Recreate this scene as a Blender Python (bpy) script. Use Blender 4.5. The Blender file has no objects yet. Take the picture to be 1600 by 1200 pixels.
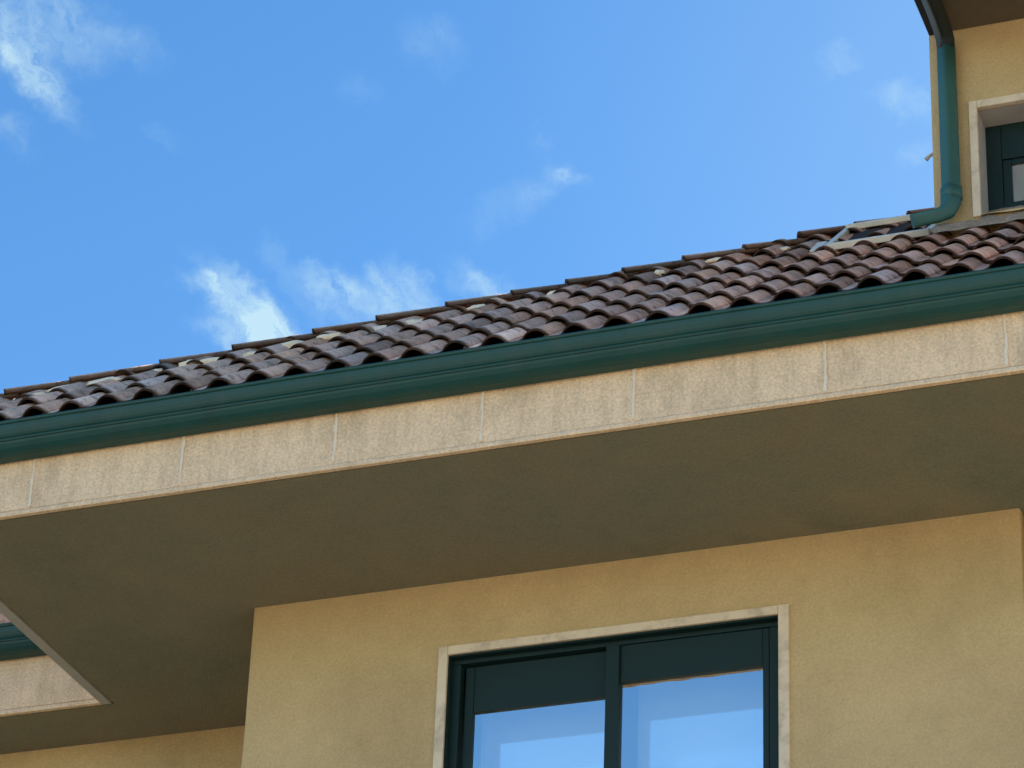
import bpy, bmesh, math, random
from mathutils import Vector, Matrix, noise as mnoise
random.seed(11)
scene = bpy.context.scene
C = scene.collection
R = math.radians

# ------------------------------------------------------------------ camera
cam = bpy.data.cameras.new("camera")
cam.sensor_width = 36.0
cam.lens = 116.98
cam.clip_start, cam.clip_end = 0.1, 3000
cam_ob = bpy.data.objects.new("camera", cam); C.objects.link(cam_ob)
r_ = Vector((0.939580, 0.340487, 0.035467)); u_ = Vector((0.140730, -0.478624, 0.866669)); f_ = Vector((-0.312065, 0.809313, 0.497622))
cam_ob.matrix_world = Matrix(((r_.x, u_.x, -f_.x, 0), (r_.y, u_.y, -f_.y, 0), (r_.z, u_.z, -f_.z, 1.6), (0, 0, 0, 1)))
scene.camera = cam_ob
scene.render.resolution_x, scene.render.resolution_y = 1024, 768

# ------------------------------------------------------------------ sun, sky, exposure
SUN_AZ, SUN_EL = 46.0, 27.0          # azimuth from +Y (into the building) towards +X
scene.view_settings.view_transform = 'Standard'
scene.view_settings.look = 'None'
scene.view_settings.gamma = 1.0
scene.view_settings.use_curve_mapping = False
scene.view_settings.exposure = 1.9

world = bpy.data.worlds.new("World"); scene.world = world
world.use_nodes = True
wt = world.node_tree; wt.nodes.clear()
def wn(t, **k):
    n = wt.nodes.new(t)
    for a, b in k.items(): setattr(n, a, b)
    return n
sky = wn('ShaderNodeTexSky', sky_type='NISHITA', sun_disc=False)
sky.sun_elevation = R(SUN_EL); sky.sun_rotation = R(SUN_AZ)
sky.air_density = 1.0; sky.dust_density = 0.4; sky.ozone_density = 2.2; sky.altitude = 300
tc = wn('ShaderNodeTexCoord')
# cirrus wisps: direction on the sky, long axis, angular size, strength
CLOUDS = [((-0.4213, 0.699, 0.5779), (0.776, 0.608, -0.17), 0.0173, 0.0087, 0.55), ((-0.4285, 0.7033, 0.5673), (0.432, 0.711, -0.555), 0.0183, 0.005, 0.8), ((-0.4033, 0.7125, 0.5741), (0.785, 0.592, -0.183), 0.0115, 0.0048, 0.25), ((-0.4377, 0.7105, 0.551), (0.565, 0.694, -0.446), 0.0067, 0.0042, 0.35), ((-0.3802, 0.7705, 0.5116), (0.579, 0.63, -0.518), 0.0202, 0.0054, .9), ((-0.3819, 0.773, 0.5066), (0.844, 0.515, -0.151), 0.0140, 0.0050, 0.8), ((-0.393, 0.7594, 0.5185), (0.867, 0.494, -0.066), 0.0096, 0.0027, 0.6), ((-0.3579, 0.7757, 0.5197), (0.723, 0.583, -0.372), 0.0115, 0.0035, 0.5), ((-0.3516, 0.781, 0.5161), (0.818, 0.525, -0.237), 0.0173, 0.0060, 0.62), ((-0.343, 0.7823, 0.5199), (0.334, 0.619, -0.711), 0.0087, 0.0027, 0.69), ((-0.335, 0.7855, 0.5204), (0.483, 0.617, -0.621), 0.0106, 0.0042, 0.66), ((-0.3159, 0.792, 0.5224), (0.737, 0.552, -0.391), 0.0106, 0.0042, 0.69), ((-0.295, 0.7823, 0.5486), (0.779, -0.136, 0.612), 0.0096, 0.0046, 0.28), ((-0.2876, 0.7822, 0.5526), (0.788, 0.521, -0.327), 0.0054, 0.0027, 0.42), ((-0.2918, 0.775, 0.5606), (0.83, 0.496, -0.254), 0.0038, 0.0023, 0.15), ((-0.3184, 0.7477, 0.5827), (0.722, 0.589, -0.362), 0.0096, 0.0054, 0.25), ((-0.3406, 0.7484, 0.5691), (0.812, 0.539, -0.223), 0.0067, 0.0038, 0.12), ((-0.1862, 0.8011, 0.5688), (0.853, 0.419, -0.311), 0.0096, 0.0038, 0.5), ((-0.2041, 0.7882, 0.5806), (0.964, 0.059, 0.259), 0.0065, 0.0035, 0.2), ((-0.1865, 0.8092, 0.5572), (0.966, 0.046, 0.256), 0.0069, 0.0027, 0.3), ((-0.3975, 0.731, 0.5547), (0.86, 0.507, -0.051), 0.0065, 0.0023, 0.1), ((-0.3078, 0.7816, 0.5426), (0.859, -0.017, 0.512), 0.0115, 0.0042, 0.13), ((-0.3723, 0.7642, 0.5267), (0.912, 0.197, 0.358), 0.0035, 0.0058, 0.18)]
# domain warp so the wisps fray
nw = wn('ShaderNodeTexNoise'); nw.inputs['Scale'].default_value = 70; nw.inputs['Detail'].default_value = 6; nw.inputs['Roughness'].default_value = .62
wt.links.new(tc.outputs['Generated'], nw.inputs['Vector'])
sub = wn('ShaderNodeVectorMath', operation='SUBTRACT'); sub.inputs[1].default_value = (.5, .5, .5)
wt.links.new(nw.outputs['Color'], sub.inputs[0])
sca = wn('ShaderNodeVectorMath', operation='SCALE'); sca.inputs['Scale'].default_value = .020
wt.links.new(sub.outputs[0], sca.inputs[0])
wv = wn('ShaderNodeVectorMath', operation='ADD')
wt.links.new(tc.outputs['Generated'], wv.inputs[0]); wt.links.new(sca.outputs[0], wv.inputs[1])
last = None
for c, U, a, b, I in CLOUDS:
    if I < .7: I *= .72
    c = Vector(c).normalized(); U = Vector(U); U = (U - U.dot(c) * c).normalized(); V = c.cross(U)
    m = wn('ShaderNodeMapping', vector_type='TEXTURE')
    m.inputs['Location'].default_value = c
    m.inputs['Rotation'].default_value = Matrix((U, V, c)).transposed().to_euler('XYZ')
    m.inputs['Scale'].default_value = (a * 1.45, b * 1.6, a)
    wt.links.new(wv.outputs[0], m.inputs['Vector'])
    ln = wn('ShaderNodeVectorMath', operation='LENGTH'); wt.links.new(m.outputs[0], ln.inputs[0])
    mr = wn('ShaderNodeMapRange', interpolation_type='SMOOTHERSTEP')
    mr.inputs['From Min'].default_value = 1.25; mr.inputs['From Max'].default_value = 0.0
    mr.inputs['To Min'].default_value = 0; mr.inputs['To Max'].default_value = I
    wt.links.new(ln.outputs['Value'], mr.inputs['Value'])
    if last is None: last = mr.outputs[0]
    else:
        ad = wn('ShaderNodeMath', operation='ADD'); wt.links.new(last, ad.inputs[0]); wt.links.new(mr.outputs[0], ad.inputs[1]); last = ad.outputs[0]
# fibrous streaks, drawn out along one direction of the high wind
mp = wn('ShaderNodeMapping', vector_type='TEXTURE')
c0 = Vector((-0.36, 0.775, 0.52)).normalized(); U0 = Vector((0.45, 0.64, -0.62)); U0 = (U0 - U0.dot(c0) * c0).normalized(); V0 = c0.cross(U0)
mp.inputs['Rotation'].default_value = Matrix((U0, V0, c0)).transposed().to_euler('XYZ')
mp.inputs['Scale'].default_value = (6, 1, 1)
wt.links.new(wv.outputs[0], mp.inputs['Vector'])
ns = wn('ShaderNodeTexNoise'); ns.inputs['Scale'].default_value = 190; ns.inputs['Detail'].default_value = 7; ns.inputs['Roughness'].default_value = .6
wt.links.new(mp.outputs[0], ns.inputs['Vector'])
nr = wn('ShaderNodeMapRange'); nr.inputs['From Min'].default_value = .28; nr.inputs['From Max'].default_value = .72; nr.inputs['To Min'].default_value = .12; nr.inputs['To Max'].default_value = 1.25
wt.links.new(ns.outputs['Fac'], nr.inputs['Value'])
mu = wn('ShaderNodeMath', operation='MULTIPLY', use_clamp=True); wt.links.new(last, mu.inputs[0]); wt.links.new(nr.outputs[0], mu.inputs[1])
vm = wn('ShaderNodeMapping', vector_type='TEXTURE'); vm.inputs['Location'].default_value = (-0.10, 0.83, 0.555); vm.inputs['Scale'].default_value = (.26, .26, .26)
wt.links.new(tc.outputs['Generated'], vm.inputs['Vector'])
vl = wn('ShaderNodeVectorMath', operation='LENGTH'); wt.links.new(vm.outputs[0], vl.inputs[0])
vr = wn('ShaderNodeMapRange', interpolation_type='SMOOTHSTEP'); vr.inputs['From Min'].default_value = 1; vr.inputs['From Max'].default_value = 0; vr.inputs['To Max'].default_value = .21
wt.links.new(vl.outputs['Value'], vr.inputs['Value'])
va = wn('ShaderNodeMath', operation='MULTIPLY_ADD', use_clamp=True); va.inputs[1].default_value = .8; wt.links.new(mu.outputs[0], va.inputs[0]); wt.links.new(vr.outputs[0], va.inputs[2])
mu2 = wn('ShaderNodeMath', operation='MULTIPLY'); mu2.inputs[1].default_value = .92; wt.links.new(va.outputs[0], mu2.inputs[0])
hs = wn('ShaderNodeHueSaturation'); hs.inputs['Saturation'].default_value = 1.265
wt.links.new(sky.outputs[0], hs.inputs['Color'])
mx = wn('ShaderNodeMix', data_type='RGBA')
wt.links.new(mu2.outputs[0], mx.inputs[0]); wt.links.new(hs.outputs[0], mx.inputs[6]); mx.inputs[7].default_value = (2.65, 3.6, 3.7, 1)
bg = wn('ShaderNodeBackground'); bg.inputs['Strength'].default_value = .0715
wt.links.new(mx.outputs[2], bg.inputs['Color'])
wo = wn('ShaderNodeOutputWorld'); wt.links.new(bg.outputs[0], wo.inputs['Surface'])

sun = bpy.data.lights.new("sun", 'SUN'); sun.energy = 5.0; sun.angle = R(.53); sun.color = (1, .94, .84)
sun_ob = bpy.data.objects.new("sun", sun); C.objects.link(sun_ob)
sd = Vector((math.sin(R(SUN_AZ)) * math.cos(R(SUN_EL)), math.cos(R(SUN_AZ)) * math.cos(R(SUN_EL)), math.sin(R(SUN_EL))))
sun_ob.rotation_euler = sd.to_track_quat('Z', 'Y').to_euler()
sun_ob.location = (0, 0, 60)

# ------------------------------------------------------------------ materials
def mat(name, base, rough=.8, var=.12, vscale=3.0, bump=.0, bscale=120.0, spec=.3, tint=False, dirt=None, grain=0):
    m = bpy.data.materials.new(name); m.use_nodes = True
    t = m.node_tree; N = t.nodes; L = t.links
    b = N['Principled BSDF']; b.inputs['Roughness'].default_value = rough; b.inputs['Specular IOR Level'].default_value = spec
    co = N.new('ShaderNodeTexCoord')
    n = N.new('ShaderNodeTexNoise'); n.inputs['Scale'].default_value = vscale; n.inputs['Detail'].default_value = 8; n.inputs['Roughness'].default_value = .65
    L.new(co.outputs['Object'], n.inputs['Vector'])
    r = N.new('ShaderNodeMapRange'); r.inputs['From Min'].default_value = .25; r.inputs['From Max'].default_value = .75
    r.inputs['To Min'].default_value = 1 - var; r.inputs['To Max'].default_value = 1 + var
    L.new(n.outputs['Fac'], r.inputs['Value'])
    v = N.new('ShaderNodeVectorMath'); v.operation = 'SCALE'; v.inputs[0].default_value = base
    L.new(r.outputs[0], v.inputs['Scale'])
    col = v.outputs[0]
    if dirt:
        for dcol, dscale, lo, hi, amt, stretch in dirt:
            mp_ = N.new('ShaderNodeMapping'); mp_.inputs['Scale'].default_value = stretch
            L.new(co.outputs['Object'], mp_.inputs['Vector'])
            dn = N.new('ShaderNodeTexNoise'); dn.inputs['Scale'].default_value = dscale; dn.inputs['Detail'].default_value = 9; dn.inputs['Roughness'].default_value = .68
            L.new(mp_.outputs[0], dn.inputs['Vector'])
            dr = N.new('ShaderNodeMapRange'); dr.inputs['From Min'].default_value = lo; dr.inputs['From Max'].default_value = hi; dr.inputs['To Max'].default_value = amt
            L.new(dn.outputs['Fac'], dr.inputs['Value'])
            mm = N.new('ShaderNodeMix'); mm.data_type = 'RGBA'
            L.new(dr.outputs[0], mm.inputs[0]); L.new(col, mm.inputs[6]); mm.inputs[7].default_value = (*dcol, 1)
            col = mm.outputs[2]
    if tint:
        at = N.new('ShaderNodeAttribute'); at.attribute_name = 'tint'
        q = N.new('ShaderNodeVectorMath'); q.operation = 'MULTIPLY'
        L.new(col, q.inputs[0]); L.new(at.outputs['Color'], q.inputs[1]); col = q.outputs[0]
    if grain:
        gn = N.new('ShaderNodeTexNoise'); gn.inputs['Scale'].default_value = 75; gn.inputs['Detail'].default_value = 4
        L.new(co.outputs['Object'], gn.inputs['Vector'])
        gr = N.new('ShaderNodeMapRange'); gr.inputs['From Min'].default_value = .3; gr.inputs['From Max'].default_value = .7; gr.inputs['To Min'].default_value = 1 - grain; gr.inputs['To Max'].default_value = 1 + grain
        L.new(gn.outputs['Fac'], gr.inputs['Value'])
        gv = N.new('ShaderNodeVectorMath'); gv.operation = 'SCALE'; L.new(col, gv.inputs[0]); L.new(gr.outputs[0], gv.inputs['Scale']); col = gv.outputs[0]
    L.new(col, b.inputs['Base Color'])
    if bump:
        bn = N.new('ShaderNodeTexNoise'); bn.inputs['Scale'].default_value = bscale; bn.inputs['Detail'].default_value = 6
        L.new(co.outputs['Object'], bn.inputs['Vector'])
        bp = N.new('ShaderNodeBump'); bp.inputs['Strength'].default_value = bump; bp.inputs['Distance'].default_value = .01
        L.new(bn.outputs['Fac'], bp.inputs['Height']); L.new(bp.outputs[0], b.inputs['Normal'])
    return m

def glass(name, tint, refl, through):
    """coated window glass: mirror-like coat over a see-through (or dark) pane"""
    m = bpy.data.materials.new(name); m.use_nodes = True
    t = m.node_tree; N = t.nodes; L = t.links; N.clear()
    o = N.new('ShaderNodeOutputMaterial'); g = N.new('ShaderNodeBsdfGlossy'); g.inputs['Color'].default_value = (*tint, 1); g.inputs['Roughness'].default_value = .004
    co = N.new('ShaderNodeTexCoord'); n = N.new('ShaderNodeTexNoise'); n.inputs['Scale'].default_value = 4; n.inputs['Detail'].default_value = 2
    L.new(co.outputs['Object'], n.inputs['Vector'])
    bp = N.new('ShaderNodeBump'); bp.inputs['Strength'].default_value = .07; bp.inputs['Distance'].default_value = .01
    L.new(n.outputs['Fac'], bp.inputs['Height']); L.new(bp.outputs[0], g.inputs['Normal'])
    if through:
        s = N.new('ShaderNodeBsdfTransparent'); s.inputs['Color'].default_value = (*through, 1)
        g.inputs['Color'].default_value = [c * refl for c in tint] + [1]
        x = N.new('ShaderNodeAddShader'); L.new(s.outputs[0], x.inputs[0]); L.new(g.outputs[0], x.inputs[1])
    else:
        s = N.new('ShaderNodeBsdfDiffuse'); s.inputs['Color'].default_value = (.50, .52, .52, 1)     # pale curtain tone, added to brighten the pane
        x = N.new('ShaderNodeMixShader'); x.inputs[0].default_value = refl
        L.new(s.outputs[0], x.inputs[1]); L.new(g.outputs[0], x.inputs[2])
    L.new(x.outputs[0], o.inputs['Surface'])
    return m

M = dict(
    stucco=mat('tan_stucco', (.64, .455, .225), .9, .10, 2.2, .5, 90, .15, grain=.09, dirt=[((.36, .24, .11), 1.3, .46, .75, .5, (1, 1, .8))]),
    soffit=mat('olive_tan_soffit_paint', (.28, .24, .155), .9, .12, .9, .4, 110, .1, grain=.12, dirt=[((.19, .205, .145), .8, .45, .68, .7, (1, 1, 1)), ((.15, .125, .08), 1.7, .56, .76, .35, (1, 1, 1))]),
    concrete=mat('weathered_cream_concrete', (.93, .66, .415), .92, .10, 5, .5, 130, .15, grain=.17,
                 dirt=[((.40, .27, .15), 17, .45, .72, .34, (1, 1, .16)), ((.28, .19, .10), 2.2, .54, .76, .5, (1, 1, .7))]),
    trim=mat('pale_stone_trim', (.82, .66, .47), .9, .10, 9, .35, 150, .15, dirt=[((.36, .28, .18), 10, .50, .72, .6, (1, 1, 1))]),
    reveal=mat('grey_cream_plaster', (.50, .46, .42), .9, .08, 6, .3, 120, .15, dirt=[((.25, .21, .16), 9, .55, .75, .5, (1, 1, 1))]),
    gutter=mat('dark_green_enamel', (.010, .068, .056), .5, .12, 3, .06, 14, .45, dirt=[((.03, .05, .04), 6, .5, .8, .5, (.25, 1, 1)), ((.045, .075, .06), 11, .52, .72, .55, (1, 1, .2)), ((.008, .03, .028), 3, .5, .7, .5, (1, 1, .3))]),
    joinery=mat('dark_green_joinery_paint', (.0032, .021, .0185), .55, .10, 4, .05, 30, .4),
    pipe=mat('weathered_green_pipe_paint', (.040, .125, .105), .5, .12, 7, .06, 20, .4, dirt=[((.12, .18, .15), 14, .58, .75, .45, (1, 1, .3))]),
    tile=mat('old_clay_tile', (.80, .49, .335), .93, .25, 9, .6, 60, .1, tint=True, grain=.14,
             dirt=[((.42, .34, .25), 6, .48, .66, .6, (1, 1, 1)), ((.09, .055, .045), 15, .52, .68, .75, (1, 1, 1)), ((.62, .54, .42), 21, .64, .74, .55, (1, 1, 1))]),
    deck=mat('dark_roof_deck', (.035, .025, .02), .95, .2, 8),
    sun_mortar=mat('cream_sun_spot_mortar', (.95, .78, .55), .95, .15, 12, .6, 60, .1, dirt=[((.35, .28, .22), 12, .56, .72, .5, (1, 1, 1))]),
    bead=mat('pale_joint_filler', (.88, .74, .56), .9, .12, 14, .4, 120, .1),
    flash=mat('pale_coated_metal', (.74, .68, .56), .6, .14, 8, .1, 20, .3, dirt=[((.30, .24, .18), 9, .55, .72, .7, (1, 1, 1))]),
    lead=mat('dirty_mortar_skirting', (.33, .25, .18), .95, .30, 9, .9, 40, .1, grain=.2, dirt=[((.60, .52, .42), 8, .52, .66, .8, (1, 1, 1)), ((.10, .07, .05), 12, .5, .7, .7, (1, 1, 1))]),
    room=mat('dim_room_plaster', (.05, .055, .06), .9, .05),
    dark=mat('black_green_metal_and_shade', (.012, .022, .022), .5, .1),
    brown=mat('brown_soffit_boards', (.15, .12, .08), .85, .15, 6, .2, 60, .1),
    paving=mat('pale_paving', (.33, .28, .20), .9, .12, 1.5, .2, 40),
    land=mat('dry_ground', (.29, .24, .165), .95, .2, .2),
)
M['glass'] = glass('coated_window_glass', (1.0, .98, .96), .56, (.66, .68, .66))
M['inner_glass'] = glass('inner_window_glass', (1.0, .98, .96), .45, None)

# ------------------------------------------------------------------ mesh helpers
class MB:
    def __init__(s): s.bm = bmesh.new(); s.tint = s.bm.verts.layers.float_color.new('tint'); s.c = (1, 1, 1, 1)
    def v(s, p):
        q = s.bm.verts.new(p); q[s.tint] = s.c; return q
    def face(s, pts, smooth=False):
        f = s.bm.faces.new([s.v(p) for p in pts]); f.smooth = smooth; return f
    def box(s, x0, x1, y0, y1, z0, z1, bev=0.0):
        vs = [s.v((x, y, z)) for x in (x0, x1) for y in (y0, y1) for z in (z0, z1)]
        fs = [s.bm.faces.new([vs[i] for i in q]) for q in ((0, 1, 3, 2), (4, 6, 7, 5), (0, 4, 5, 1), (2, 3, 7, 6), (0, 2, 6, 4), (1, 5, 7, 3))]
        if bev: s.bevel(fs, bev)
    def bevel(s, fs, w):
        es = list({e for f in fs for e in f.edges})
        bmesh.ops.bevel(s.bm, geom=es, offset=w, segments=2, affect='EDGES', profile=.5)
    def beam(s, A, B, w, h, up=(0, 0, 1), bev=0):
        A, B = Vector(A), Vector(B); d = (B - A).normalized(); r = d.cross(Vector(up)).normalized(); u = r.cross(d)
        vs = [s.v(P + r * (i * w / 2) + u * (j * h / 2)) for P in (A, B) for i in (-1, 1) for j in (-1, 1)]
        fs = [s.bm.faces.new([vs[i] for i in q]) for q in ((0, 1, 3, 2), (4, 6, 7, 5), (0, 4, 5, 1), (2, 3, 7, 6), (0, 2, 6, 4), (1, 5, 7, 3))]
        if bev: s.bevel(fs, bev)
    def extrude_x(s, prof, xs, closed=True, wob=0.0, smooth=False):
        """profile of (y, z) points swept along x"""
        rings = []
        for x in xs:
            dz = wob * mnoise.noise(Vector((x * .9, 3.3, .7))) if wob else 0
            dy = wob * mnoise.noise(Vector((x * 1.3, 9.1, 4.7))) if wob else 0
            rings.append([s.v((x, y + dy, z + dz)) for y, z in prof])
        n = len(prof)
        for a, b in zip(rings, rings[1:]):
            for i in range(n if closed else n - 1):
                f = s.bm.faces.new((a[i], b[i], b[(i + 1) % n], a[(i + 1) % n])); f.smooth = smooth
        if closed:
            s.bm.faces.new(rings[0]); s.bm.faces.new(list(reversed(rings[-1])))
    def tube(s, pts, r, n=16, cap=True, sq=0):
        pts = [Vector(p) for p in pts]; rings = []; prev = None
        for i, p in enumerate(pts):
            d = (pts[min(i + 1, len(pts) - 1)] - pts[max(i - 1, 0)]).normalized()
            if prev is None: a = d.orthogonal().normalized()
            else: a = (prev - prev.dot(d) * d).normalized()
            prev = a; b = d.cross(a)
            rr = r[i] if isinstance(r, (list, tuple)) else r
            ring = []
            for k in range(n):
                ca, sa = math.cos(2 * math.pi * k / n), math.sin(2 * math.pi * k / n)
                q = (abs(ca) ** sq + abs(sa) ** sq) ** (-1 / sq) if sq else 1
                ring.append(s.v(p + (a * ca + b * sa) * rr * q))
            rings.append(ring)
        for A, B in zip(rings, rings[1:]):
            for k in range(n):
                f = s.bm.faces.new((A[k], A[(k + 1) % n], B[(k + 1) % n], B[k])); f.smooth = True
        if cap: s.bm.faces.new(list(reversed(rings[0]))); s.bm.faces.new(rings[-1])
    def build(s, name, m, parent=None, label=None):
        bmesh.ops.recalc_face_normals(s.bm, faces=s.bm.faces)
        co = [v.co for v in s.bm.verts]
        o0 = Vector([(min(c[i] for c in co) + max(c[i] for c in co)) / 2 for i in range(3)])
        if parent is None: o0.z = min(c.z for c in co)
        bmesh.ops.translate(s.bm, verts=s.bm.verts, vec=-o0)
        me = bpy.data.meshes.new(name); s.bm.to_mesh(me); s.bm.free()
        me.materials.append(m)
        o = bpy.data.objects.new(name, me); C.objects.link(o)
        if parent is not None: o.parent = parent; o.location = o0 - WORLD[parent.name]
        else: o.location = o0
        WORLD[o.name] = o0
        if label: o['label'] = label
        return o
WORLD = {}
def frange(a, b, n): return [a + (b - a) * i / n for i in range(n + 1)]

# ------------------------------------------------------------------ ground
g = MB(); g.face([(-1500, -1500, -.004), (1500, -1500, -.004), (1500, 1500, -.004), (-1500, 1500, -.004)])
o = g.build('ground', M['land']); o['kind'] = 'structure'
g = MB(); g.face([(-30, -12, 0), (25, -12, 0), (25, 13.7, 0), (-30, 13.7, 0)])
o = g.build('pavement', M['paving']); o['kind'] = 'structure'

# ------------------------------------------------------------------ house: key planes
SOF = 8.966                 # underside of the eaves
YF = 12.5                   # front fascia face
YW = 13.756                 # front wall
YR = 15.085                 # recessed wall
XC, XE = -6.657, -2.722     # ends of the front wall
XV, YV = -7.933, 14.60      # inner corner where the eaves step back
YE, ZE, S = 12.34, 9.383, .79   # gutter rim and roof slope
NX = math.sqrt(1 + S * S)
UP = Vector((0, 1 / NX, S / NX)); NO = Vector((0, -S / NX, 1 / NX))
def roofp(x, w, h=0): return Vector((x, YE, ZE)) + UP * w + NO * h

house = bpy.data.objects.new('house', None); C.objects.link(house)
house.location = (-4.69, YW, 0); WORLD['house'] = Vector(house.location)
house['label'] = 'tan stucco house with dark green gutter, clay tiled roof and small dormer'; house['category'] = 'house'

# front wall with the window opening
WX0, WX1, WZ1, WZ0 = -5.579, -3.898, 8.563, 7.20
b = MB()
def vwall(b, x0, x1, z0, z1, y, nx, nz):
    for i in range(nx):
        for j in range(nz):
            xa, xb = x0 + (x1 - x0) * i / nx, x0 + (x1 - x0) * (i + 1) / nx; za, zb = z0 + (z1 - z0) * j / nz, z0 + (z1 - z0) * (j + 1) / nz
            b.face([(xa, y, za), (xb, y, za), (xb, y, zb), (xa, y, zb)])
ZT = SOF + .02
CH = .014
vwall(b, XC + CH, WX0, 0, ZT, YW, 1, 1); vwall(b, WX1, XE - CH, 0, ZT, YW, 1, 1)
for xe, sg in ((XC, 1), (XE, -1)):
    zs = frange(6.5, ZT, 60); cw = [CH * (.55 + .45 * mnoise.noise(Vector((xe, z * 3.1, 2)))) for z in zs]
    for za, zb_, ca, cb in zip(zs, zs[1:], cw, cw[1:]):
        b.face([(xe + sg * CH, YW, za), (xe + sg * CH, YW, zb_), (xe + sg * cb * .4, YW + cb * .4, zb_), (xe + sg * ca * .4, YW + ca * .4, za)], True)
        b.face([(xe + sg * ca * .4, YW + ca * .4, za), (xe + sg * cb * .4, YW + cb * .4, zb_), (xe, YW + CH, zb_), (xe, YW + CH, za)], True)
    b.face([(xe + sg * CH, YW, 0), (xe + sg * CH, YW, 6.5), (xe, YW + CH, 6.5), (xe, YW + CH, 0)])
vwall(b, WX0, WX1, WZ1, ZT, YW, 1, 1); vwall(b, WX0, WX1, 0, WZ0, YW, 1, 1)
for (p, q) in (((WX0, WZ0), (WX0, WZ1)), ((WX0, WZ1), (WX1, WZ1)), ((WX1, WZ1), (WX1, WZ0)), ((WX1, WZ0), (WX0, WZ0))):
    b.face([(p[0], YW, p[1]), (q[0], YW, q[1]), (q[0], YW + .16, q[1]), (p[0], YW + .16, p[1])])
b.face([(XC, YW + CH, 0), (XC, YR, 0), (XC, YR, ZT), (XC, YW + CH, ZT)]); b.face([(XE, YW + CH, 0), (XE, YR, 0), (XE, YR, ZT), (XE, YW + CH, ZT)])
b.build('wall', M['stucco'], house)
b = MB()
b.face([(-16, YR, 0), (XC, YR, 0), (XC, YR, ZT), (-16, YR, ZT)]); b.face([(XE, YR, 0), (7, YR, 0), (7, YR, ZT), (XE, YR, ZT)])
b.face([(-16, YR, 0), (-16, 24, 0), (-16, 24, ZT), (-16, YR, ZT)]); b.face([(7, YR, 0), (7, 24, 0), (7, 24, ZT), (7, YR, ZT)]); b.face([(-16, 24, 0), (7, 24, 0), (7, 24, ZT), (-16, 24, ZT)])
b.build('wall', M['stucco'], house)

# soffit: main eaves and the shallower eaves of the left wing, with a drip groove near the edge
GE, GF = .055, .022
b = MB()
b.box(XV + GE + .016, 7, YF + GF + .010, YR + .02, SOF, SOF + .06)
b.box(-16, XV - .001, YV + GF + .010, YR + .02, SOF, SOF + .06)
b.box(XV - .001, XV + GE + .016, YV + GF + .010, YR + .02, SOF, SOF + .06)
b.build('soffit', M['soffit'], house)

# fascia of the main eaves
b = MB()
FT = 9.40
b.box(XV, 7, YF, YF + .055, SOF + .03, FT, .004)
b.box(XV + .012, XV + .055, YF + .056, YV + .03, SOF + .03, FT)
b.box(XV + .056, 7, YF + .056, YF + .16, SOF + .016, SOF + .10)
b.box(XV + .056, XV + .16, YF + .161, YV + .09, SOF + .016, SOF + .10)
fas = b.build('fascia', M['concrete'], house)
b = MB(); n = 60
prof = [(YF - .007, SOF + .020), (YF - .010, SOF + .004), (YF - .007, SOF - .002), (YF + GF - .004, SOF - .002), (YF + GF, SOF + .003), (YF + GF, SOF + .024), (YF + .001, SOF + .029)]
b.extrude_x(prof, frange(XV - .012, 7, 90), wob=.004)
b.build('drip_edge', M['concrete'], fas)
b = MB(); b.beam((XV + GE / 2, YF + GF + .001, SOF + .012), (XV + GE / 2, YV + .02, SOF + .012), GE, .030)
b.build('drip_edge', M['reveal'], fas)  # side strip in darker grey: shade of its downward face put into the colour
for x in (-7.29, -6.492, -5.698, -4.96, -4.221, -3.321, -2.50, -1.7, -.9):
    b = MB(); zs = frange(SOF + .036, 9.285, 7)
    for za, zb in zip(zs, zs[1:]):
        w0 = .0055 + random.uniform(-.0018, .003); dx = random.uniform(-.003, .003)
        b.box(x + dx - w0, x + dx + w0, YF - .005 - random.uniform(0, .002), YF + .004, za, zb + .0005)
    b.build('joint_bead', M['bead'], fas)
# fascia of the left wing
b = MB(); b.box(-16, XV + .011, YV, YV + .055, SOF + .03, FT + .02, .004); b.box(-16, XV + .05, YV + .056, YV + .16, SOF + .016, SOF + .1)
fas2 = b.build('fascia', M['concrete'], house)
b = MB()
b.extrude_x([(y - YF + YV, z) for y, z in prof], frange(-16, XV - .002, 50), wob=.004)
b.build('drip_edge', M['concrete'], fas2)

# gutters
def gutter(x0, x1, dy, dz, n, parent):
    zt, zb = 9.413 + dz, 9.262 + dz
    pr = []
    for k in range(9):                                     # rolled rim
        a = R(-60 + 300 * k / 8); pr.append((12.345 + dy - .009 * math.cos(a), zt - .009 + .009 * math.sin(a)))
    pr = pr[::-1]
    prof = [(12.356 + dy, zt - .018), (12.349 + dy, zt - .008), (12.343 + dy, zt - .001), (12.336 + dy, zt - .003), (12.333 + dy, zt - .010), (12.336 + dy, zt - .018), (12.344 + dy, zt - .022),
            (12.345 + dy, zt - .030), (12.350 + dy, zt - .050), (12.358 + dy, zt - .068), (12.365 + dy, zt - .078),
            (12.372 + dy, zt - .083), (12.372 + dy, zt - .089), (12.364 + dy, zt - .093), (12.366 + dy, zt - .097), (12.374 + dy, zt - .099),
            (12.378 + dy, zt - .110), (12.392 + dy, zt - .128), (12.412 + dy, zt - .143), (12.437 + dy, zb), (12.486 + dy, zb - .002),
            (12.492 + dy, zb + .01), (12.492 + dy, zt + .03), (12.489 + dy, zt + .03), (12.489 + dy, zb + .012),
            (12.44 + dy, zb + .006), (12.40 + dy, zt - .12), (12.376 + dy, zt - .07), (12.356 + dy, zt - .030)]
    b = MB(); b.extrude_x(prof, frange(x0, x1, n), wob=.006)
    return b.build('rain_gutter', M['gutter'], parent)
gutter(-8.02, 7, 0, 0, 90, house)
gutter(-16, -7.99, 2.10, .03, 40, house)

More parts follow.
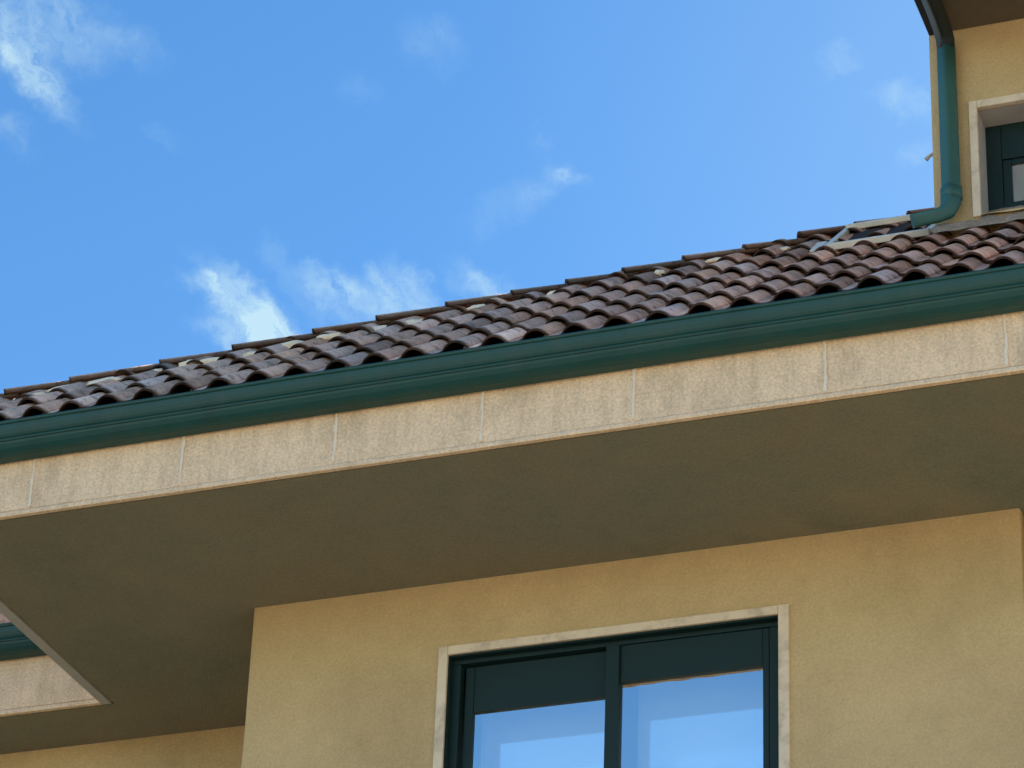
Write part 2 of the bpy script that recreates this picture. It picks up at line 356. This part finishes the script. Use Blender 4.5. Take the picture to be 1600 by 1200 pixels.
# ------------------------------------------------------------------ tiled roof
PITCH, EXPO, TLEN = .2, .365, .44
HA, HB = .3585, 15.94       # hip line on the roof: y = HA*x + HB
hipd = Vector((1, HA, S * HA)).normalized()
def profile():
    out = []
    for k in range(6):                                      # shallow pan
        t = k / 5; out.append((t * .088, .010 * (2 * t - 1) ** 2 + .002))
    for k in range(1, 12):                                  # barrel
        t = k / 11; out.append((.088 + t * .124, .012 + .038 * math.sin(math.pi * t) ** .8))
    return out
PROF = profile()
def add_tile(b, origin, ux, uw, un, length=TLEN, thick=.011, lift=.030):
    rows = [0, .014, .05, length]
    top, bot = [], []
    for i, w in enumerate(rows):
        t = w / length; off = lift * (1 - t) + .004 * t
        tap = 1 - .05 * t
        tr, br = [], []
        base = b.c; kt = (.07, .30, 1.0, .65)[i]; kb = .08  # lip algae plus painted gap shade; underside hollow shade put in the tint
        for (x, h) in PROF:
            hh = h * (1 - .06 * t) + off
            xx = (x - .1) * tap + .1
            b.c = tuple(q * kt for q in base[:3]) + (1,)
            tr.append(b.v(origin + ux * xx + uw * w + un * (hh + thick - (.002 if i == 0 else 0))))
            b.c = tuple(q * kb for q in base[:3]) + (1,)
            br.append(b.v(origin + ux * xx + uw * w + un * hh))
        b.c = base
        top.append(tr); bot.append(br)
    n = len(PROF)
    for i in range(len(rows) - 1):
        for k in range(n - 1):
            f = b.bm.faces.new((top[i][k], top[i][k + 1], top[i + 1][k + 1], top[i + 1][k])); f.smooth = True
            f = b.bm.faces.new((bot[i][k], bot[i + 1][k], bot[i + 1][k + 1], bot[i][k + 1])); f.smooth = True
        for k in (0, n - 1):
            b.bm.faces.new((top[i][k], top[i + 1][k], bot[i + 1][k], bot[i][k]))
    for k in range(n - 1):
        b.bm.faces.new((top[0][k], bot[0][k], bot[0][k + 1], top[0][k + 1]))
def tint(x=0):
    g = max(.55, random.gauss(1, .19)); w = random.gauss(0, .06); d = max(0, min(1, (x + 6.5) / 4))   # redder clay towards the dormer
    if random.random() < .06: g *= 1.25
    return (g * (1 + w) * (1 + .16 * d), g * (1 - .03 * d), g * (1 - w) * (1 - .06 * d), 1)

b = MB()
ncol = 51
W0 = (12.415 - YE) * NX
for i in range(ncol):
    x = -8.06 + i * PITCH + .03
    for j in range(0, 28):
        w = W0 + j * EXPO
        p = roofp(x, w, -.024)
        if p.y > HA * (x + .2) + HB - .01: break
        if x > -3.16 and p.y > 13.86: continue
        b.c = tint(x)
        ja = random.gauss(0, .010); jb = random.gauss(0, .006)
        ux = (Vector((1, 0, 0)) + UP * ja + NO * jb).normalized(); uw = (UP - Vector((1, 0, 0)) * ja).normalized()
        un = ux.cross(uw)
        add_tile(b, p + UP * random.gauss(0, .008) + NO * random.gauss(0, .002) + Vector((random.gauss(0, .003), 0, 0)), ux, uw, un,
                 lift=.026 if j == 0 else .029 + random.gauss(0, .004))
hn = Vector((-HA, 1, 0)).normalized()
bmesh.ops.bisect_plane(b.bm, geom=b.bm.verts[:] + b.bm.edges[:] + b.bm.faces[:], plane_co=Vector((0, HB, 0)), plane_no=hn, clear_outer=True)
roof = b.build('roof', M['tile'], house)
# deck below the tiles and the slope behind the hip
b = MB()
hy = lambda x: HA * x + HB
xs = frange(-8.03, 2.2, 20)
for xa, xb in zip(xs, xs[1:]):
    P = [(xa, 12.47), (xb, 12.47), (xb, hy(xb)), (xa, hy(xa))]
    b.face([(x, y, ZE + S * (y - YE) - .048) for x, y in P])
    b.face([(x, y, ZE + S * (y - YE) - .095) for x, y in P])
b.box(-8.03, 2.2, 12.472, 12.499, 9.30, 9.445)
b.box(XV, 7, YF + .056, YF + .10, FT - .12, 9.455)
b.build('roof_deck', M['deck'], roof)
b = MB()
for xa, xb in zip(xs[4:], xs[5:]):
    z = lambda x, y: ZE + S * (hy(x) - YE) - .11 - .25 * (y - hy(x))
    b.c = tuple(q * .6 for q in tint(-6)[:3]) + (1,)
    b.face([(xa, hy(xa), z(xa, hy(xa))), (xb, hy(xb), z(xb, hy(xb))), (xb - 1.2, hy(xb) + 4, z(xb, hy(xb) + 4)), (xa - 1.2, hy(xa) + 4, z(xa, hy(xa) + 4))])
b.build('rear_slope', M['tile'], roof)

# hip caps: half-barrel tiles laid along the hip, each lapping the one before it
JX = [-8.15, -7.86, -7.55, -7.12, -6.77, -6.38, -6.07, -5.73, -5.41, -5.14, -4.86, -4.56, -4.26, -3.98, -3.70, -3.43, -3.13, -2.82, -2.5, -2.2]
hr = hipd.cross(Vector((0, 0, 1))).normalized()           # towards the viewer's side of the hip
hu = hr.cross(hipd)
for k in range(len(JX) - 1):
    xa, xb = JX[k], JX[k + 1]
    A = Vector((xa, hy(xa), ZE + S * (hy(xa) - YE))); Bv = Vector((xb, hy(xb), ZE + S * (hy(xb) - YE)))
    L = (Bv - A).length + .07
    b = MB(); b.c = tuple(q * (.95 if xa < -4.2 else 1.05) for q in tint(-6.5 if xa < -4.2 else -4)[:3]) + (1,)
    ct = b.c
    d = (hipd + hr * random.gauss(0, .015) + hu * random.gauss(0, .006)).normalized()
    rows = [0, .014, L * .5, L]; top, bot = [], []
    n = 13; z0 = -.010 + random.gauss(0, .004)
    for i, w in enumerate(rows):
        t = w / L; rad = .084 - .010 * t; lift = z0 + .022 * (1 - t)
        tr, br = [], []
        for q in range(n):
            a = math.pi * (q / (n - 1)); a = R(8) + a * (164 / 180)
            ko = (.12 if i == 0 else 1.0) * (.14, .20, .5, 1.0)[min(q, 3)] if q < 4 else (.3 if i == 0 else 1.25)  # viewer side darkened, top lightened: shade and sun put into the tint
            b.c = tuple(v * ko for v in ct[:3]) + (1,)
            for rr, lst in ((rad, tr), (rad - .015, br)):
                if lst is br: b.c = tuple(v * .12 for v in ct[:3]) + (1,)  # underside near-black: its shade is painted into the tint
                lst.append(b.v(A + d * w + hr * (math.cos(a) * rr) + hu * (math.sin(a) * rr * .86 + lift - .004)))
        top.append(tr); bot.append(br)
    for i in range(3):
        for q in range(n - 1):
            f = b.bm.faces.new((top[i][q], top[i][q + 1], top[i + 1][q + 1], top[i + 1][q])); f.smooth = True
            f = b.bm.faces.new((bot[i][q], bot[i + 1][q], bot[i + 1][q + 1], bot[i][q + 1])); f.smooth = True
        for q in (0, n - 1): b.bm.faces.new((top[i][q], top[i + 1][q], bot[i + 1][q], bot[i][q]))
    for q in range(n - 1): b.bm.faces.new((top[0][q], bot[0][q], bot[0][q + 1], top[0][q + 1]))
    for q in range(n - 1): b.bm.faces.new((top[-1][q], top[-1][q + 1], bot[-1][q + 1], bot[-1][q]))
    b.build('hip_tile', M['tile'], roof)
# pale mortar lumps below the caps, standing in for sunlit spots on the tiles
x = -7.72; nl = 0
while x < -3.3 and nl < 22:
    P = Vector((x, hy(x), ZE + S * (hy(x) - YE))) + hr * random.uniform(.12, .22)
    P.z = ZE + S * (P.y - YE); P += NO * random.uniform(.022, .04)
    l, w_, h_ = random.uniform(.05, .11), random.uniform(.022, .04), random.uniform(.014, .024)
    if x > -5.5: l, w_, h_ = l * .6, w_ * .8, h_ * .8
    b = MB(); r0 = bmesh.ops.create_icosphere(b.bm, subdivisions=3, radius=1)['verts']
    ax = (hipd + UP * random.uniform(-.2, .5)).normalized(); ay = NO.cross(ax)
    for v in r0:
        v[b.tint] = (1, 1, 1, 1)
        k = 1 + .45 * mnoise.noise(v.co * 1.9 + Vector((x * 9, 0, 0)))
        v.co = P + ax * v.co.x * l * k + ay * v.co.y * w_ * k + NO * v.co.z * h_ * k
    for f in b.bm.faces: f.smooth = True
    b.build('sun_spot_mortar', M['sun_mortar'], roof); nl += 1
    x += random.uniform(.12, .26) if x < -6 else random.uniform(.25, .55)

# tiles of the left wing, seen through the step in the eaves
b = MB()
for i in range(40):
    x = -16 + i * PITCH
    for j in range(2):
        b.c = tint(-7)
        if j == 0: b.c = tuple(q * .05 for q in b.c[:3]) + (1,)  # first row near-black: shade of the tile hollows put into the tint
        add_tile(b, roofp(x, 0, -.012) + Vector((0, 2.165, .005)) + UP * (j * EXPO), Vector((1, 0, 0)), UP, NO)
b.box(-16, -8, 14.56, 15.4, 9.45, 9.62)
b.build('roof', M['tile'], house)

# ------------------------------------------------------------------ window
YP = YW + .05
b = MB()
b.box(WX0 - .001, WX0 + .048, YP, YP + .09, WZ0, WZ1 - .03, .004); b.box(WX1 - .062, WX1 + .001, YP, YP + .09, WZ0, WZ1 - .03, .004)
b.box(WX0 - .001, WX1 + .001, YP - .002, YP + .09, WZ1 - .03, WZ1 + .001, .003); b.box(WX0 - .001, WX1 + .001, YP - .002, YP + .09, WZ0, WZ0 + .06, .003)
b.box(-4.775, -4.708, YP - .012, YP + .03, WZ0 + .061, WZ1 - .031, .004)
b.box(WX0 + .0005, WX0 + .007, YW + .004, YP - .003, WZ0, WZ1 - .001); b.box(WX1 - .007, WX1 - .0005, YW + .004, YP - .003, WZ0, WZ1 - .001)
b.box(WX0 + .0075, WX1 - .0075, YW + .004, YP - .003, WZ1 - .008, WZ1 - .0005)
win = b.build('window', M['joinery'], house)
b = MB()
b.box(WX0 - .048, WX0, YW - .018, YW + .02, WZ0 - .05, WZ1 + .046, .004)
b.box(WX1, WX1 + .052, YW - .018, YW + .02, WZ0 - .05, WZ1 + .046, .004)
b.box(WX0 + .0005, WX1 - .0005, YW - .017, YW + .02, WZ1, WZ1 + .046, .004)
b.box(WX0 + .0005, WX1 - .0005, YW - .03, YW + .06, WZ0 - .05, WZ0, .004)
b.build('surround', M['trim'], win)
def sash(x0, x1, gx0, gx1, y, ztop):
    b = MB(); z1, z0 = WZ1 - .031, WZ0 + .061
    b.box(x0, gx0, y, y + .035, z0, z1, .005); b.box(gx1, x1, y, y + .035, z0, z1, .005)
    b.box(gx0, gx1, y + .001, y + .034, ztop, z1 - .0, .004); b.box(gx0, gx1, y + .001, y + .034, z0, z0 + .06, .004)
    s = b.build('sash', M['joinery'], win)
    b = MB(); b.face([(gx0 - .004, y + .018, z0), (gx1 + .004, y + .018, z0), (gx1 + .004, y + .018, ztop + .01), (gx0 - .004, y + .018, ztop + .01)])
    b.build('pane', M['glass'], win)
    return s
sash(-5.520, -4.74, -5.472, -4.775, YP + .040, 8.285)
sash(-4.742, -3.962, -4.706, -3.994, YP + .004, 8.335)
# second, inner window and the dim room behind it
b = MB(); yi = YP + .24
b.box(-5.60, -5.50, yi - .02, yi + .03, WZ0, 8.50); b.box(-4.80, -4.69, yi - .02, yi + .03, WZ0, 8.50); b.box(-3.96, -3.86, yi - .02, yi + .03, WZ0, 8.50)
b.box(-5.60, -3.86, yi - .018, yi + .03, 8.501, 8.60)
b.build('inner_frame', M['joinery'], win)
for xa, xb in ((-5.499, -4.801), (-4.689, -3.961)):
    b = MB(); b.face([(xa, yi, WZ0), (xb, yi, WZ0), (xb, yi, 8.50), (xa, yi, 8.50)]); b.build('inner_pane', M['inner_glass'], win)
b = MB(); x0, x1, z0, z1 = WX0 - .06, WX1 + .06, WZ0 - .05, WZ1 + .05
b.face([(x0, 14.6, z0), (x1, 14.6, z0), (x1, 14.6, z1), (x0, 14.6, z1)])
b.face([(x0, YW + .17, z0), (x0, 14.6, z0), (x0, 14.6, z1), (x0, YW + .17, z1)]); b.face([(x1, YW + .17, z0), (x1, 14.6, z0), (x1, 14.6, z1), (x1, YW + .17, z1)])
b.face([(x0, YW + .17, z1), (x1, YW + .17, z1), (x1, 14.6, z1), (x0, 14.6, z1)]); b.face([(x0, YW + .17, z0), (x1, YW + .17, z0), (x1, 14.6, z0), (x0, 14.6, z0)])
b.build('niche', M['room'], win)

# green downpipe just round the right-hand corner of the front wall
b = MB(); b.tube([(XE + .045, YW + .10, 0), (XE + .045, YW + .10, SOF - .02)], .040, 18)
for z in (2, 4.5, 7): b.tube([(XE + .045, YW + .10, z), (XE + .045, YW + .10, z + .04)], .046, 18)
b.build('downpipe', M['gutter'], house)

# ------------------------------------------------------------------ dormer
YD, DX0, DX1, DT = 13.857, -3.104, -.9, 11.847
DWX0, DWX1, DWZ0, DWZ1 = -2.866, -2.09, 10.70, 11.335
zb = 10.2
b = MB()
vwall(b, DX0, DWX0, zb, DT + .02, YD, 1, 1); vwall(b, DWX1, DX1, zb, DT + .02, YD, 1, 1)
vwall(b, DWX0, DWX1, DWZ1, DT + .02, YD, 1, 1); vwall(b, DWX0, DWX1, zb, DWZ0, YD, 1, 1)
b.face([(DX0, YD, zb), (DX0, 17, zb), (DX0, 17, DT + .02), (DX0, YD, DT + .02)]); b.face([(DX1, YD, zb), (DX1, 17, zb), (DX1, 17, DT + .02), (DX1, YD, DT + .02)])
dor = b.build('dormer', M['stucco'], house, 'small tan dormer above the tiles with a deep window')
# window surround, reveal, frame, pane
b = MB()
b.box(DWX0 - .042, DWX0, YD - .016, YD + .02, DWZ0 - .02, DWZ1 + .044, .004); b.box(DWX1, DWX1 + .045, YD - .016, YD + .02, DWZ0 - .02, DWZ1 + .044, .004)
b.box(DWX0 + .0005, DWX1 - .0005, YD - .015, YD + .02, DWZ1, DWZ1 + .044, .004)
b.build('window_surround', M['trim'], dor)
b = MB(); yb = YD + .175
b.face([(DWX0, YD + .02, DWZ0 - .1), (DWX0, yb + .08, DWZ0 - .1), (DWX0, yb + .08, DWZ1), (DWX0, YD + .02, DWZ1)])
b.face([(DWX1, YD + .02, DWZ0 - .1), (DWX1, yb + .08, DWZ0 - .1), (DWX1, yb + .08, DWZ1), (DWX1, YD + .02, DWZ1)])
b.face([(DWX0, YD + .02, DWZ1), (DWX1, YD + .02, DWZ1), (DWX1, yb + .08, DWZ1), (DWX0, yb + .08, DWZ1)])
b.build('window_reveal', M['reveal'], dor)
b = MB()
nx_, ny_ = 24, 6
for i in range(nx_):
    for j in range(ny_):
        def sp(i, j):
            x = DWX0 + (DWX1 - DWX0) * i / nx_; y = YD - .03 + (yb + .07 - YD) * j / ny_
            return (x, y, 10.675 + .92 * max(0, y - YD) * .93 + .012 * mnoise.noise(Vector((x * 14, y * 14, 2))))
        b.face([sp(i, j), sp(i + 1, j), sp(i + 1, j + 1), sp(i, j + 1)])
b.build('window_sill', M['lead'], dor)
b = MB()
b.box(DWX0 - .001, -2.787, yb, yb + .06, 10.70, DWZ1 + .001, .004); b.box(-2.24, DWX1 + .001, yb, yb + .06, 10.70, DWZ1 + .001, .004)
b.box(-2.7865, -2.2405, yb, yb + .06, 11.124, DWZ1 + .001, .004); b.box(-2.7865, -2.2405, yb, yb + .06, 10.70, 10.858, .004)
b.build('window_frame', M['joinery'], dor)
b = MB(); b.box(-2.7862, -2.742, yb + .012, yb + .05, 10.859, 11.123, .003); b.box(-2.7415, -2.2405, yb + .012, yb + .05, 11.094, 11.123, .003)
b.build('window_sash', M['joinery'], dor)
b = MB(); b.face([(-2.7415, yb + .03, 10.859), (-2.2405, yb + .03, 10.859), (-2.2405, yb + .03, 11.094), (-2.7415, yb + .03, 11.094)])
b.build('window_pane', M['inner_glass'], dor)
# eaves of the dormer, lengthened out of view to shade its wall
b = MB(); b.box(DX0 + .062, DX1 + .4, YD - 1.45, YD + .03, DT, DT + .04)
b.build('eave_soffit', M['brown'], dor)
b = MB(); b.box(DX0, DX0 + .054, YD - 1.47, 17, DT - .004, DT + .07, .004)
b.build('verge_board', M['dark'], dor)
b = MB(); b.box(DX0 + .0545, DX0 + .0615, YD - 1.47, YD - .002, DT - .010, DT + .03)
b.build('verge_trim', M['reveal'], dor)
b = MB()
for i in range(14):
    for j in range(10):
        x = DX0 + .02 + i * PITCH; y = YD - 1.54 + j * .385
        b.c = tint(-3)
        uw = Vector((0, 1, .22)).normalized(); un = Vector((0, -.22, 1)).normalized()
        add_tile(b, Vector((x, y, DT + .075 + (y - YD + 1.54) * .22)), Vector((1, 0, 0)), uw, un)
b.box(DX0 + .02, DX1 + .4, YD - 1.43, 17, DT + .042, DT + .07)
b.build('dormer_roof', M['tile'], dor)
pr = [(y + YD - 14.87, z) for y, z in [(13.33, DT + .085), (13.322, DT + .08), (13.335, DT + .02), (13.37, DT - .01), (13.415, DT - .01), (13.418, DT + .08), (13.412, DT + .08), (13.40, DT + .0), (13.37, DT + .002), (13.345, DT + .03)]]
b = MB(); b.extrude_x(pr, frange(DX0, DX1 + .4, 14)); b.build('dormer_gutter', M['gutter'], dor)
# downpipe with swan neck at the top and a shoe at the foot
px, py = -3.003, YD - .060
b = MB()
pts = [(px, YD - 1.47, DT + .0), (px, YD - 1.40, DT - .045), (px, YD - .48, DT - .055), (px, YD - .24, DT - .058), (px, YD - .14, DT - .07), (px, py - .015, DT - .10), (px, py, DT - .15)]
b.tube(pts, .040, 32, sq=5)
b.build('swan_neck', M['dark'], dor)  # near-black colour stands for the eaves shadow on the pipe
b = MB()
pts = [(px, py, DT - .15), (px, py, 11.40), (px, py, 10.84), (px, py - .003, 10.77)]
b.tube(pts, .040, 32, sq=5)
b.tube([(px, py, 10.84), (px, py, 10.765)], .0455, 32, sq=5)
b.tube([(px, py, 10.81), (px - .002, py - .006, 10.745), (px - .022, py - .02, 10.692), (px - .06, py - .035, 10.670), (px - .185, py - .075, 10.632)], [.044, .044, .041, .037, .036], 32, sq=4)
b.build('downpipe', M['pipe'], dor)
# mortar skirting where the dormer meets the tiles
b = MB()
xs2 = frange(DX0 + .02, -1.2, 110)
rows = []
for x in xs2:
    k = mnoise.noise(Vector((x * 9, 1, 5))) * .022 + mnoise.noise(Vector((x * 31, 2, 8))) * .010; k2 = mnoise.noise(Vector((x * 13, 7, 5))) * .03
    zr = ZE + S * (YD - YE)
    rows.append([(x, YD - .002, zr + .085 + k), (x, YD - .03, zr + .072 + k), (x, YD - .12 + k2, zr + .01 + k2), (x, YD - .15 + k2, zr - .05)])
for A, B_ in zip(rows, rows[1:]):
    for i in range(3): b.face([A[i], B_[i], B_[i + 1], A[i + 1]], True)
b.build('mortar_skirting', M['lead'], dor)
# small pipe stub on the dormer's side wall
b = MB(); b.tube([(DX0 + .01, YD + .04, 11.14), (DX0 - .025, YD + .04, 11.125), (DX0 - .045, YD + .04, 11.105)], [.008, .009, .012], 10)
b.build('pipe_stub', M['reveal'], dor)

# ------------------------------------------------------------------ skylight frame lying in the tiles beside the dormer
b = MB()
def rp(x, w, h): return roofp(x, w, h)
wA, wB = (13.90 - YE) * NX, (14.52 - YE) * NX
b.beam(rp(-3.66, wA, .050), rp(-3.14, wA + .02, .046), .04, .034, NO, .004)
b.beam(rp(-3.72, wB, .066), rp(-3.13, wB, .066), .05, .030, NO, .004)
b.beam(rp(-3.67, wA + .022, .046), rp(-3.71, wB - .026, .052), .035, .03, NO, .004)
b.beam(rp(-3.145, wA + .045, .046), rp(-3.145, wB - .026, .052), .04, .03, NO, .004)
skl = b.build('skylight', M['flash'], house, 'low pale skylight frame between the hip tiles and the dormer downpipe')
b = MB(); b.face([rp(-3.70, wA, .035), rp(-3.14, wA, .035), rp(-3.14, wB, .04), rp(-3.74, wB, .04)])
b.build('skylight_pane', M['deck'], skl)
b = MB(); b.beam(rp(-3.73, wA - .02, .045), rp(-3.735, wA + .22, .058), .05, .010, NO); b.build('flashing', M['flash'], skl)
